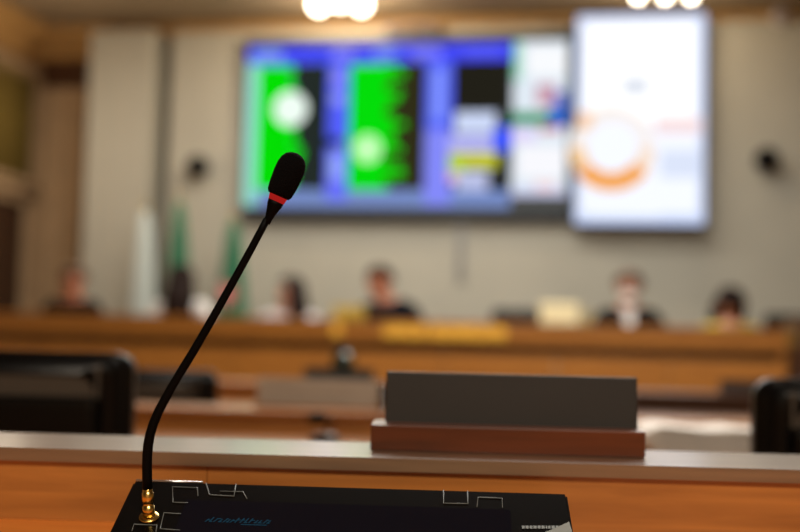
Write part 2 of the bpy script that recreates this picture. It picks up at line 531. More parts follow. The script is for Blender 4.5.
# ------------------------------------------------------------------ the dais
DY = 8.6
dz = W.hy(400, 320.5, DY).z
dx0 = XL + .25; dx1 = W.hy(788, 345, DY).x
zg1 = W.hy(400, 341, DY).z; zg0 = W.hy(400, 352, DY).z
print('dais', dz, dx0, dx1, zg1, zg0)
base = Vector(((dx0 + dx1) / 2, DY, PZ))
da = thing('dais_bench', 'long orange wooden dais bench with a gold inscription along its front', 'bench', base)
B().box(dx0, dx1, DY - .03, DY + .27, dz - .03, dz, .006).build('top_ledge', WOOD_DAIS, da, base)
B().box(dx0, dx1, DY, DY + .06, zg1, dz - .03, .004).build('upper_front', WOOD_DAIS, da, base)
B().box(dx0 + .02, dx1 - .02, DY + .1, DY + .14, zg0 - .02, zg1 + .02).build('recess_shade_strip', WOOD_DARK, da, base)  # shade under the overhang deepened by a dark wood strip
lf = B(); nb = 9
for k in range(nb):
    a = dx0 + (dx1 - dx0) * k / nb; b_ = dx0 + (dx1 - dx0) * (k + 1) / nb
    lf.box(a + .004, b_ - .004, DY, DY + .1, PZ + .02, zg0, .004)
lf.build('lower_front', WOOD_DAIS, da, base)
B().box(dx0, dx1, DY + .1, DY + .8, .88, .92, .004).build('desktop', WOOD_DAIS, da, base)
B().box(dx0, dx0 + .05, DY + .02, DY + .78, PZ + .02, .88, .004).build('end_panel', WOOD_DAIS, da, base)
B().box(dx1 - .05, dx1, DY + .02, DY + .78, PZ + .02, .88, .004).build('end_panel', WOOD_DAIS, da, base)
B().box(dx0 + .03, dx1 - .03, DY + .03, DY + .6, PZ + .002, PZ + .03).build('plinth', WOOD_DARK, da, base)
# raised gold letters: too blurred to read, upright strokes only
random.seed(3)
def strokes(xa_, xb_, zc_, h, yy):
    x = xa_; out = []
    while x < xb_:
        w = random.uniform(.062, .085); b = B(); kind = random.choice('AHEO')
        z0, z1 = zc_ - h / 2, zc_ + h / 2; tk = .027
        def bar(x0, x1, a0, a1, n=[0]):
            n[0] += 1; b.box(x0, x1, yy - .02 - .0012 * (n[0] % 4), yy - .0005, a0, a1)
        bar(x, x + tk, z0, z1)
        if kind in 'AHO': bar(x + w - tk, x + w, z0, z1)
        if kind in 'AEO': bar(x + .001, x + w - .001, z1 - tk, z1 - .001)
        if kind in 'EO': bar(x + .001, x + w - .001, z0 + .001, z0 + tk)
        if kind in 'AHE': bar(x + .001, x + w - .001, zc_ - tk / 2, zc_ + tk / 2)
        out.append(b); x += w + .012
    return out
zl = W.hy(445, 330.5, DY).z
for (pa, pb) in ((333, 342), (385, 424), (431, 504)):
    for b in strokes(W.hy(pa, 331, DY).x, W.hy(pb, 331, DY).x, zl, .125, DY):
        b.build('gold_letter', GOLD, da, base)

# dark wooden cabinet past the right end of the dais
cx0 = dx1 + .06
base = Vector((cx0 + .5, DY + .1, PZ))
cb_ = thing('wooden_cabinet', 'dark brown wooden cabinet at the right end of the dais', 'cabinet', base)
B().box(cx0, cx0 + 1, DY - .05, DY + .5, PZ + .002, W.hy(795, 318, DY).z, .008).build('body', WOOD_DARK, cb_, base)
for k in (0, 1):
    dd = B().box(cx0 + .03 + k * .48, cx0 + .49 + k * .48, DY - .07, DY - .05, PZ + .06, W.hy(795, 324, DY).z, .006).build('door', WOOD_DARK, cb_, base)
    B().box(cx0 + .44 + k * .1, cx0 + .46 + k * .1, DY - .09, DY - .07, .6, .75, .003).build('handle', BRASS, dd)
    dd.children[0].data.transform(Matrix.Translation(-base))

# things on the dais
def on_dais(px, y): return W.hy(px, 320, y).x
x0, x1 = on_dais(540, 8.95), on_dais(578, 8.95); base = Vector(((x0 + x1) / 2, 9.0, .92))
zt_ = W.hy(560, 303, 8.95).z
t = thing('document_box', 'cream document box on the dais left of the suited person in a mask', 'box', base)
B().box(x0, x1, 8.93, 9.17, .923, zt_ - .03, .008).build('body', CREAM, t, base)
B().box(x0 - .006, x1 + .006, 8.924, 9.176, zt_ - .055, zt_, .01).build('lid', CREAM, t, base)
B().box((x0 + x1) / 2 - .04, (x0 + x1) / 2 + .04, 8.918, 8.93, 1.02, 1.06, .003).build('label_holder', BRASS, t, base)
def folder_rack(pa, pb, ptop, label, y=8.98):
    x0, x1 = on_dais(pa, y), on_dais(pb, y); z1 = W.hy((pa + pb) / 2, ptop, y).z
    base = Vector(((x0 + x1) / 2, y, .92))
    t = thing('folder_rack', label, 'folders', base, group='yellow folders on the dais')
    n = 5
    for k in range(n):
        a = x0 + (x1 - x0) * k / n
        B().box(a + .004, a + (x1 - x0) / n - .004, y, y + .18, .935, z1 - .012 * (k % 3), .004).build('folder', YELL, t, base)
    B().box(x0 - .006, x1 + .006, y - .005, y + .185, .923, .934, .002).build('tray', BLACKM, t, base)
folder_rack(333, 362, 305, 'rack of yellow folders on the dais left of the dark haired man in navy', 8.9)
folder_rack(581, 592, 310, 'narrow rack of yellow folders on the dais beside the cream box')

# ------------------------------------------------------------------ people and office chairs
def skin_mesh(nodes, edges, sub=2):
    """nodes: name -> (co, r); edges between names; grown with a Skin modifier"""
    names = list(nodes); ix = {n: i for i, n in enumerate(names)}
    me = bpy.data.meshes.new('tmp'); me.from_pydata([nodes[n][0] for n in names], [(ix[a], ix[b]) for a, b in edges], [])
    o = bpy.data.objects.new('tmp', me); COL.objects.link(o)
    o.modifiers.new('skin', 'SKIN').use_smooth_shade = True
    for i, n in enumerate(names):
        r = nodes[n][1]; sv = me.skin_vertices[0].data[i]
        sv.radius = r if hasattr(r, '__len__') else (r, r); sv.use_root = (i == 0)
    ss = o.modifiers.new('sub', 'SUBSURF'); ss.levels = sub; ss.render_levels = sub
    dg = bpy.context.evaluated_depsgraph_get()
    r = bpy.data.meshes.new_from_object(o.evaluated_get(dg))
    bpy.data.objects.remove(o)
    for p in r.polygons: p.use_smooth = True
    return r


def link_mesh(name, me, m, parent):
    me.materials.clear(); me.materials.append(m); me.name = name
    o = bpy.data.objects.new(name, me); COL.objects.link(o); o.parent = parent
    return o


def person(px, top, label, skin, hair, long_hair, coat, coat_name, trousers, turn=0, y=9.62, tie=None, mask=False, shirt=False, lean=0.0, nod=0, off=0.0):
    hx_ = W.hy(px, top, y); hx_.x += off; drop = (hx_.z - PZ) - 1.345
    t = thing('person', label, 'person', (hx_.x, y, PZ))
    dzh = max(-.16, min(.1, drop))
    N = {}; E = []
    def nd(n, co, r, *lk):
        N[n] = (Vector(co), r)
        for l in lk: E.append((l, n))
    up = dzh
    nd('pelvis', (0, 0, .56), .135)
    nd('waist', (0, 0, .70), .12, 'pelvis')
    nd('chest', (0, -lean * .6, .88 + up * .6), .135, 'waist')
    nd('collar', (0, -lean, 1.0 + up), .085, 'chest')
    nd('neck', (-off * .6, -lean - .01, 1.09 + up), .052, 'collar')
    hc = Vector((-off, -lean - .02, 1.215 + up))
    tm = Matrix.Translation(hc) @ Matrix.Rotation(math.radians(turn), 4, 'Z') @ Matrix.Rotation(math.radians(nod), 4, 'X')
    H = lambda x, yy, z: tm @ Vector((x, yy, z))
    nd('jaw', H(0, -.020, -.062), .070, 'neck')
    nd('head', H(0, 0, .01), .101, 'jaw')
    nd('crown', H(0, .012, .075), .074, 'head')
    nd('nose', H(0, -.117, -.018), .013, 'head')
    nd('chin', H(0, -.078, -.098), .028, 'jaw')
    for s in (-1, 1):
        nd('ear%d' % s, H(.098 * s, .012, -.01), .018, 'head')
        nd('sh%d' % s, (.205 * s, -lean, .985 + up), .07, 'collar')
        nd('el%d' % s, (.275 * s, -.06 - lean, .80 + up * .5), .05, 'sh%d' % s)
        nd('wr%d' % s, (.15 * s, -.31 - lean * .4, .772), .028, 'el%d' % s)
        nd('pa%d' % s, (.115 * s, -.375 - lean * .4, .765), .030, 'wr%d' % s)
        for k, (dx, ln) in enumerate(((.030, .062), (.011, .074), (-.009, .07), (-.028, .056))):
            a = (.105 * s + dx * s, -.415 - lean * .4, .762)
            nd('f%d%d' % (k, s), a, .0095, 'pa%d' % s)
            nd('g%d%d' % (k, s), (a[0] - .008 * s, a[1] - ln * .5, .757), .009, 'f%d%d' % (k, s))
            nd('h%d%d' % (k, s), (a[0] - .014 * s, a[1] - ln * .85, .742), .008, 'g%d%d' % (k, s))
        nd('th%d' % s, (.075 * s, -.35 - lean * .4, .775), .012, 'pa%d' % s)
        nd('ti%d' % s, (.048 * s, -.395 - lean * .4, .768), .010, 'th%d' % s)
        nd('hip%d' % s, (.095 * s, -.06, .545), .088, 'pelvis')
        nd('kn%d' % s, (.115 * s, -.44, .535), .06, 'hip%d' % s)
        nd('an%d' % s, (.12 * s, -.40, .11), .042, 'kn%d' % s)
        nd('to%d' % s, (.125 * s, -.53, .045), .036, 'an%d' % s)
    body = link_mesh('body', skin_mesh(N, E, 2), skin, t)
    # upper garment
    G = {}; GE = []
    for n in ('pelvis', 'waist', 'chest', 'collar'):
        G[n] = (N[n][0], N[n][1] + .016)
    GE += [('pelvis', 'waist'), ('waist', 'chest'), ('chest', 'collar'), ('collar', 'nape')]
    G['nape'] = (N['collar'][0].lerp(N['neck'][0], .75), .095)
    for s in (-1, 1):
        for n in ('sh', 'el'): G[n + str(s)] = (N[n + str(s)][0], N[n + str(s)][1] + .02)
        G['cuff%d' % s] = (N['el%d' % s][0].lerp(N['wr%d' % s][0], .88), .04)
        GE += [('collar', 'sh%d' % s), ('sh%d' % s, 'el%d' % s), ('el%d' % s, 'cuff%d' % s)]
    link_mesh(coat_name, skin_mesh(G, GE, 2), coat, t)
    G = {'pelvis': (N['pelvis'][0], .142)}; GE = []
    for s in (-1, 1):
        G['hip%d' % s] = (N['hip%d' % s][0], .098); G['kn%d' % s] = (N['kn%d' % s][0], .07); G['an%d' % s] = (N['an%d' % s][0] + Vector((0, 0, .03)), .055)
        GE += [('pelvis', 'hip%d' % s), ('hip%d' % s, 'kn%d' % s), ('kn%d' % s, 'an%d' % s)]
    link_mesh('trousers', skin_mesh(G, GE, 2), trousers, t)
    for s in (-1, 1):
        sh = B(); sh.ball((.124 * s, -.475, .05), .05, .125, .048); sh.box(.124 * s - .045, .124 * s + .045, -.59, -.36, .002, .02, .008)
        sh.build('shoe', BLACKM, t)
    # hair: a shell over the skull that leaves the face free
    hb = bmesh.new(); bmesh.ops.create_uvsphere(hb, u_segments=32, v_segments=22, radius=1)
    kill = [v for v in hb.verts if (v.co.z < -.25 and not long_hair) or (long_hair and v.co.z < -.7) or (v.co.y < -.35 and v.co.z < .42) or (abs(v.co.x) < .97 and v.co.y < -.1 and v.co.z < .0)]
    bmesh.ops.delete(hb, geom=kill, context='VERTS')
    for v in hb.verts:
        v.co = Vector((v.co.x * .114, v.co.y * .125 + .008, v.co.z * .122 + .03))
        v.co += v.co.normalized() * random.uniform(-.003, .004)
    for f in hb.faces: f.smooth = True
    H_ = B(); H_.merge(hb, tm)
    if long_hair:
        for k in range(15):
            a = math.radians(5 + 170 * k / 14)
            p = Vector((.095 * math.cos(a), .1 * math.sin(a) + .012, -.01))
            pts = [tm @ p, tm @ (p * 1.08 + Vector((0, .015, -.12))), tm @ (p * 1.1 + Vector((0, .03, -.24))), tm @ (p * 1.0 + Vector((0, .03, -.33)))]
            H_.tube(pts, [.03, .036, .034, .012], 10)
    ho = H_.build('hair', hair, t)
    md = ho.modifiers.new('s', 'SOLIDIFY'); md.thickness = .012; md.offset = 1
    for s in (-1, 1):
        B().ball(H(.036 * s, -.088, .008), .012).build('eye', EYE, t)
        B().tube([H(.018 * s, -.1, .03), H(.036 * s, -.1, .036), H(.056 * s, -.088, .03)], .005, 8).build('eyebrow', hair, t)
    if not mask:
        B().tube([H(-.026, -.088, -.07), H(0, -.1, -.066), H(.026, -.088, -.07)], [.004, .008, .004], 8).build('mouth', mat('lips', (150, 74, 66), .5), t)
    else:
        mk = B(); mk.ball(H(0, -.05, -.056), .072, .07, .058)
        mk.build('face_mask', WHITE, t)['label'] = 'white face mask over nose and mouth'
    if shirt:
        zc_ = 1.0 + up; yc = -lean - .104
        B().prism([(-.05, yc + .012, zc_ + .055), (.05, yc + .012, zc_ + .055), (.035, yc - .04, zc_ - .10), (.0, yc - .045, zc_ - .22), (-.035, yc - .04, zc_ - .10)], (0, .06, 0)).build('shirt_front', WHITE, t)['label'] = 'white shirt front between the lapels'
        if tie:
            B().prism([(-.012, yc - .012, zc_ + .035), (.012, yc - .012, zc_ + .035), (.024, yc - .052, zc_ - .16), (0, yc - .055, zc_ - .20), (-.024, yc - .052, zc_ - .16)], (0, .012, 0)).build('tie', tie, t)
    return t


def office_chair(label, loc, rz, back_top=.91, group=None, w=.5):
    """faces +y; the back is at -y"""
    t = thing('office_chair', label, 'chair', group=group)
    t.location = loc; t.rotation_euler = (0, 0, rz)
    B().box(-w / 2 + .02, w / 2 - .02, -.22, .25, .36, .435, .03, 3).build('seat', LEATHER, t)
    hw = w / 2; yb = -.25
    def rr(x0, x1, z0, z1, r, n=6):
        pts = []
        for cx, cz, a0 in ((x1 - r, z1 - r, 0), (x0 + r, z1 - r, 90), (x0 + r, z0 + r, 180), (x1 - r, z0 + r, 270)):
            for k in range(n + 1):
                a = math.radians(a0 + 90 * k / n); pts.append((cx + r * math.cos(a), cz + r * math.sin(a)))
        return pts
    z1 = back_top; z0 = .5
    out = rr(-hw, hw, z0, z1, .034); inn = rr(-hw + .075, hw - .075, z0 + .06, z1 - .052, .02)
    bm = bmesh.new(); n = len(out)
    def yy(x): return yb + .05 * (x / hw) ** 2
    vo = [[bm.verts.new((x, yy(x) + dy, z)) for x, z in ring] for dy in (-.03, .03) for ring in (out, inn)]
    for k in range(n):
        j = (k + 1) % n
        for a, b in ((vo[0], vo[1]), (vo[1], vo[3]), (vo[3], vo[2]), (vo[2], vo[0])): bm.faces.new((a[k], a[j], b[j], b[k]))
    bmesh.ops.recalc_face_normals(bm, faces=bm.faces[:])
    bmesh.ops.bevel(bm, geom=[e for e in bm.edges if abs(e.calc_face_angle(0)) > 1.0], offset=.014, segments=3, affect='EDGES')
    for f in bm.faces: f.smooth = True
    fb = B(); fb.merge(bm)
    fr_ = fb.build('back_frame', LEATHER, t)
    zm = z1 - .084
    B().box(-hw + .05, hw - .05, yb + .0, yb + .02, zm, z1 - .02, .004).build('mesh_strip', MESHM, t)['label'] = 'grey mesh strip below the top rail'
    B().box(-hw + .05, hw - .05, yb - .02, yb + .04, z0 + .03, zm + .004, .015, 3).build('back_cushion', LEATHER, t)
    for s in (-1, 1):
        ar = B(); ar.tube([(s * (hw + .005), -.22, .60), (s * (hw + .012), -.12, .655), (s * (hw + .012), .1, .665), (s * (hw + .005), .18, .62), (s * (hw - .01), .17, .46)], [.018, .024, .026, .02, .016], 12)
        ar.build('armrest', PLASTIC, t)
    B().tube([(0, 0, .345), (0, 0, .25), (0, 0, .09)], [.035, .028, .03], 16).build('column', STEEL, t)
    B().box(-.05, .05, -.26, .05, .335, .36, .006).box(-.04, .04, yb - .03, yb - .005, .345, .56, .006).build('bracket', PLASTIC, t)
    for k in range(5):
        a = math.radians(90 + 72 * k); c_, s_ = math.cos(a), math.sin(a)
        l = B().tube([(0, 0, .10), (c_ * .15, s_ * .15, .10), (c_ * .29, s_ * .29, .075)], [.03, .024, .018], 10).build('leg', PLASTIC, t)
        B().lathe((c_ * .29 - s_ * .018, s_ * .29 + c_ * .018, .032), (s_, -c_, 0), [(0, .028), (.006, .031), (.030, .031), (.036, .028)], 16).build('caster', BLACKM, l)
    return t


person(75, 268, 'tanned person in dark clothes seated at the far left end of the dais', SKIN2, HAIRB, False, SUIT, 'jacket', GREYT, turn=-10)
person(183, 268, 'person with long dark hair and white top sitting before the green flag', SKIN, HAIRD, True, WHITE, 'blouse', GREYT, turn=180)
person(291, 279, 'person with dark hair in a pale top turned sideways at the dais', SKIN, HAIRD, True, mat('pale_cloth', (186, 180, 184), .85), 'blouse', GREYT, turn=-75)
person(381, 269, 'dark haired man in a navy jacket behind the gold letters', SKIN2, HAIRD, False, NAVY, 'jacket', GREYT, turn=-20, lean=.05, off=.09)
person(629, 274, 'brown haired person in a black suit, white shirt and white face mask', SKIN, HAIRB, False, SUIT, 'jacket', SUIT, mask=True, shirt=True)
person(729, 290, 'person in a mustard top with dark hair bent down at the right of the dais', SKIN, HAIRD, True, MUST, 'top', GREYT, turn=0, nod=55, lean=.06)

dch = [(75, 'black office chair under the person at the far left of the dais'), (183, 'black office chair under the person in white before the green flag'),
       (291, 'black office chair under the person turned sideways'), (381, 'black office chair under the man in the navy jacket'),
       (629, 'black office chair under the person in the black suit'), (729, 'black office chair under the person in the mustard top'),
       (519, 'empty black office chair behind the dais left of the cream box'), (800, 'empty black office chair at the right end of the dais')]
proto = None
for px, lab in dch:
    emp = lab.startswith('empty')
    x = W.hy(px, 300, 9.64).x
    if proto is None:
        proto = office_chair(lab, (x, 9.64, PZ), PI, .84, 'chairs behind the dais'); o = proto
    else:
        o = copy_tree(proto)
    o['label'] = lab
    o.location = (x, 9.64 + (.05 if emp else 0), PZ)
    if emp: o.scale = (1, 1, 1.23)

# ------------------------------------------------------------------ flags behind the dais
def flag(px, ptop, half, m, label, patch=None, y=10.9):
    p = W.hy(px, ptop, y)
    t = thing('flag', label, 'flag', (p.x, y, PZ), group='flags behind the dais')
    zt = p.z - PZ
    B().lathe((0, 0, .001), (0, 0, 1), [(0, .15), (.02, .15), (.04, .12), (.06, .05), (.1, .03)], 28).build('stand', WOOD_DARK, t)
    B().tube([(0, 0, .05), (0, 0, zt + .05)], .014).build('pole', BRASS, t)
    B().lathe((0, 0, zt + .04), (0, 0, 1), [(0, .014), (.015, .02), (.035, .016), (.06, .004)], 16).build('finial', BRASS, t)
    g = B(); nu, nv = 56, 30; rows = []
    z0 = .42
    for j in range(nv + 1):
        v = j / nv; row = []
        for i in range(nu):
            a = 2 * PI * i / nu
            r = (.028 + half * (v ** .6)) * (1 + .22 * math.cos(7 * a + 2 * v) + .1 * math.cos(3 * a + v * 4))
            row.append(g.bm.verts.new((r * math.cos(a) + half * .5 * v, r * .6 * math.sin(a), zt - (zt - z0) * v + .05 * math.cos(5 * a) * v)))
        rows.append(row)
    for j in range(nv):
        for i in range(nu):
            f = g.bm.faces.new((rows[j][i], rows[j][(i + 1) % nu], rows[j + 1][(i + 1) % nu], rows[j + 1][i])); f.smooth = True
            if patch and patch[1] < j / nv < patch[2] and patch[3] < i / nu < patch[4]: f.material_index = 1
    o = g.build('cloth', [m, patch[0]] if patch else m, t)
    md = o.modifiers.new('s', 'SOLIDIFY'); md.thickness = .004
flag(145, 212, .105, WHITEF, 'white flag hanging furled at the left of the two green flags')
flag(179, 203, .11, GREENF, 'green flag with a yellow patch furled behind the person in white', (YELLF, .5, .66, .5, .68), 10.6)
flag(233, 222, .13, GREENF, 'green flag with a pink patch hanging furled left of the voting board', (PINKF, .42, .56, .55, .8))

# ------------------------------------------------------------------ rows of desks ahead, in the frame of the near desk
def row_desk(label, yf, ztop, deskz, x0, x1, dd=.32, m=None):
    m = m or WOOD_DESK
    base = Vector(((x0 + x1) / 2, yf, 0))
    t = thing('desk_row', label, 'desk', base, DA)
    B().box(x0, x1, yf, yf + .2, ztop - .015, ztop, .003).build('ledge', m, t, base)
    B().box(x0, x1, yf + .03, yf + .06, .01, ztop - .015, .002).build('panel', m, t, base)
    B().box(x0, x1, yf - dd, yf + .03, deskz - .03, deskz, .004).build('desktop', m, t, base)
    for xx in (x0 + .02, (x0 + x1) / 2, x1 - .06):
        B().box(xx, xx + .04, yf - dd + .04, yf + .03, .002, deskz - .03, .003).build('leg_panel', WOOD_DARK, t, base)
    return t
Z2 = .95 - .19; Z3 = .764
row_desk('honey wood desk row just ahead with papers and a pale nameplate on it', 2.8, Z2, .70, -1.9, 1.75)
xm = DK.hy(470, 395, 4.3).x
row_desk('honey wood desk farther ahead carrying the green bottle', 4.3, Z3, .69, -2.6, xm - .01)
row_desk('farther desk at the right below the dais, its shade made as dark brown wood', 4.3, Z3, .69, xm + .01, 2.4, m=WOOD_DARK)  # shade on this desk is put into its colour as dark wood


def nameplate(label, xl, xr, y, z, hplate, m, wm, depth=.07, hbase=.034, over=.016, over_r=None):
    over_r = over if over_r is None else over_r
    base = Vector(((xl + xr) / 2, y, z))
    t = thing('nameplate', label, 'nameplate', base, DA, 'nameplates on the desk ledges')
    b = B(); b.box(xl - over, xr + over_r, y - depth / 2, y + depth / 2, z + .0005, z + hbase, .0015)
    b.build('wooden_base', wm, t, base)
    pb = B(); mx = Matrix.Translation(((xl + xr) / 2, y + .005, z + hbase + hplate / 2 - .003)) @ Matrix.Rotation(math.radians(-6), 4, 'X')
    pb.obox(mx, xr - xl, .004, hplate, .0012).build('plate', m, t, base)
    return t


l = DK.hy(258, 390, 2.93).x; r_ = DK.hy(380, 390, 2.93).x
nameplate('pale grey nameplate on the desk row just ahead, left of the dark one', l, r_, 2.92, Z2, .072, GRPLATE, WOOD_DESK, hbase=.008, over=.004)
l = DK.hy(306, 380, 4.42).x; r_ = DK.hy(375, 380, 4.42).x
nameplate('dark grey nameplate in front of the green bottle', l, r_, 4.345, Z3, .055, HOUS, WOOD_DARK, hbase=.012, over=.006)
l = DK.hy(720, 390, 4.4).x
nameplate('grey nameplate far right on the farther desk row beside the chair', l, l + .27, 4.4, Z3, .045, mat('dim_plate', (60, 58, 62), .4, metal=.2), WOOD_DARK, hbase=.012, over=.006)
# bottle behind, glass
p = DK.hy(343, 378, 4.47); base = Vector((p.x, 4.445, Z3))
t = thing('bottle', 'dark green bottle standing behind the dark grey nameplate', 'bottle', base, DA)
B().lathe((0, 0, .001), (0, 0, 1), [(0, .02), (.004, .045), (.10, .046), (.114, .038), (.122, .02), (.132, .015)], 24).build('body', BOTTLE, t)
B().lathe((0, 0, .131), (0, 0, 1), [(0, .017), (.016, .017), (.018, .014)], 18).build('cap', BLACKM, t)
p = DK.hy(379, 400, 2.9)
base = Vector((p.x + .03, 2.86, Z2))
t = thing('drinking_glass', 'drinking glass beside the pale grey nameplate', 'glass', base, DA)
g = B().lathe((0, 0, .001), (0, 0, 1), [(0, .02), (.001, .024), (.07, .03), (.071, .0285), (.006, .0225), (.0055, .01)], 24).build('tumbler', GLASS, t)
# small gooseneck microphone of the next row
p = DK.hy(316, 419, 2.6); base = Vector((p.x, 2.62, .70))
t = thing('gooseneck_microphone', 'small low black microphone on the desk row just ahead', 'microphone', base, DA)
B().lathe((.02, 0, .001), (0, 0, 1), [(0, .035), (.012, .035), (.02, .025)], 20).build('base', PLASTIC, t)
B().tube([(.02, 0, .018), (.03, 0, .04), (.045, 0, .055), (.035, 0, p.z - .70), (.02, 0, p.z - .70)], .004, 10).build('neck', RUBBER, t)
B().lathe((.024, 0, p.z - .70), (-1, 0, 0), [(0, .008), (.006, .013), (.03, .015), (.042, .011), (.048, .003)], 18).build('foam_head', FOAM, t)

# papers on the next row
random.seed(12)
xl = DK.hy(643, 440, 2.6).x; xr = DK.hy(762, 440, 2.6).x
base = Vector(((xl + xr) / 2, 2.6, .70)); wv, ph = .004, 1.3
for k in range(7):
    g = B(); nx = 24; rows = []
    z = .7012 + k * .0085; ox = random.uniform(-.012, .012)
    for i in range(nx + 1):
        u = i / nx; x = xl + ox + (xr - xl) * u
        zz = z + wv * max(0, math.sin(u * 9 + ph)) * (k / 6) + (.006 * (k / 6)) * math.exp(-((u - .2) / .16) ** 2) - .012 * (k / 6) * math.exp(-(u / .06) ** 2) * 1
        rows.append([g.bm.verts.new((x, yv, zz + .004 * math.sin(yv * 40 + ph) * (k / 6))) for yv in (2.50, 2.55, 2.61, 2.67, 2.73)])
    for a, b_ in zip(rows, rows[1:]):
        for j in range(4):
            f = g.bm.faces.new((a[j], b_[j], b_[j + 1], a[j + 1])); f.smooth = True
    o = g.build('paper_bundle', PAPER, None, base + Vector((0, 0, k * .0085)), DA, place=True)
    md = o.modifiers.new('s', 'SOLIDIFY'); md.thickness = .0055; md.offset = 1
    lab = ['lowest', 'second lowest', 'third from bottom', 'middle', 'third from top', 'second from top', 'topmost'][k]
    tag(o, 'white paper bundle right of the nameplate, %s of its pile' % lab, 'papers', 'pile of papers on the desk row ahead')

# chairs of the next rows, seen from behind
e = DK.hy(136, 400, 2.0); zt2 = DK.hy(70, 352, 2.0).z
print('chair top', zt2)
office_chair('large black office chair at the left just beyond the near desk', DK.wor((e.x - .268, 2.25, 0)), DA, zt2)
e = DK.hy(214, 395, 3.2); zt3 = DK.hy(170, 370, 3.2).z
c2 = office_chair('smaller black office chair seen behind the microphone neck', DK.wor((e.x - .25, 3.45, 0)), DA, zt3)
e = DK.hy(755, 420, 1.9); zt4 = DK.hy(790, 379, 1.9).z
office_chair('black office chair cut off by the right edge beside the papers', DK.wor((e.x + .26, 2.15, 0)), DA, zt4)

# ------------------------------------------------------------------ the near desk
DZ = .753; LZ = .827; LY0, LY1 = 1.145, 1.31
base = Vector((0, 1.15, 0))
nd_ = thing('delegate_desk', 'near honey wood desk with a raised front board and glossy ledge', 'desk', base, DA)
B().box(-1.3, 1.3, .5, 1.165, DZ - .03, DZ, .003).build('desktop', WOOD_TOP, nd_, base)
xs = DK.hy(207, 480, 1.15).x
B().box(-1.3, xs - .0003, 1.15, 1.172, DZ, LZ - .0135, .0004).build('front_board', WOOD_DESK, nd_, base)
B().box(xs + .0003, 1.3, 1.15, 1.172, DZ, LZ - .0135, .0004).build('front_board', WOOD_DESK, nd_, base)
B().box(-1.3, 1.3, LY0, LY1, LZ - .0135, LZ).build('ledge', WOOD_EDGE, nd_, base)
B().box(-1.3, 1.3, 1.17, 1.19, .01, LZ - .0135).build('back_panel', WOOD_DESK, nd_, base)
for xx in (-1.28, 1.24):
    B().box(xx, xx + .04, .54, 1.165, .002, DZ - .03, .003).build('leg_panel', WOOD_DARK, nd_, base)

# nameplate on the ledge
l = DK.hy(385.5, 400, 1.255).x; r_ = DK.hy(638, 410, 1.255).x
zpl = DK.hy(510, 374, 1.255).z
nameplate('dark blank nameplate in a reddish wooden base on the near desk ledge', l, r_, 1.255, LZ, zpl - LZ - .026, DKPLATE, WOOD_RED, depth=.075, hbase=.0285, over=.0135, over_r=.002)

# ------------------------------------------------------------------ the delegate terminal
UL = DK.hy(134, 480, 1.05); UR = DK.hy(567, 493, 1.05)
uz = (UL.z + UR.z) / 2
TILT = math.radians(26)
n_ = Vector((0, -math.sin(TILT), math.cos(TILT)))
p0_ = Vector((UL.x, 1.05, uz))
fl = (uz - DZ - .012) / math.sin(TILT)
print('unit', UL, UR, uz, 'face len', fl)
ux0, ux1 = UL.x, UR.x
base = Vector(((ux0 + ux1) / 2, 1.0, DZ))
un = thing('delegate_terminal', 'black sloping touchscreen voting terminal lying on the near desk', 'terminal', base, DA)
yf_ = 1.05 - fl * math.cos(TILT); zf_ = uz - fl * math.sin(TILT)
bd = B(); bm = bmesh.new()
poly = [(1.05, uz), (yf_, zf_), (yf_ + .004, DZ + .001), (1.062, DZ + .001)]
va = [bm.verts.new((ux0, a, b)) for a, b in poly]; vb_ = [bm.verts.new((ux1, a, b)) for a, b in poly]
bm.faces.new(va); bm.faces.new(vb_[::-1])
for k in range(4): bm.faces.new((va[k], vb_[k], vb_[(k + 1) % 4], va[(k + 1) % 4]))
bmesh.ops.recalc_face_normals(bm, faces=bm.faces[:])
bmesh.ops.bevel(bm, geom=bm.edges[:], offset=.0022, segments=3, affect='EDGES')
bd.merge(bm).build('case', BEZEL, un, base)
fx = lambda px, py, h=0: DK.hp(px, py, p0_, n_) + n_ * h
# light caught on the back bezel edge, put in as a silver strip
a = fx(134, 480.6); b_ = fx(236, 484)
B().tube([p0_ + Vector((.002, .0003, -.0004)), p0_ + Vector((.066, .0003, -.0004))], .0011, 8).build('edge_glint', SILVER, un, base)['label'] = 'glint on the back left edge, made as a silver strip'
# screen glass
su0, su1 = fx(181, 515).x, fx(511, 520).x
tdir = Vector((0, -math.cos(TILT), -math.sin(TILT)))
def fpt(x, s, h=0): return Vector((x, 1.05, uz)) + tdir * s + n_ * h
s0 = (fx(350, 505) - Vector((fx(350, 505).x, 1.05, uz))).length
s1 = fl - .010
sg = B(); sg.prism([fpt(su0, s0, -.001), fpt(su1, s0, -.001), fpt(su1, s1, -.001), fpt(su0, s1, -.001)], n_ * .0015)
so = sg.build('screen', SCRN, un, base)
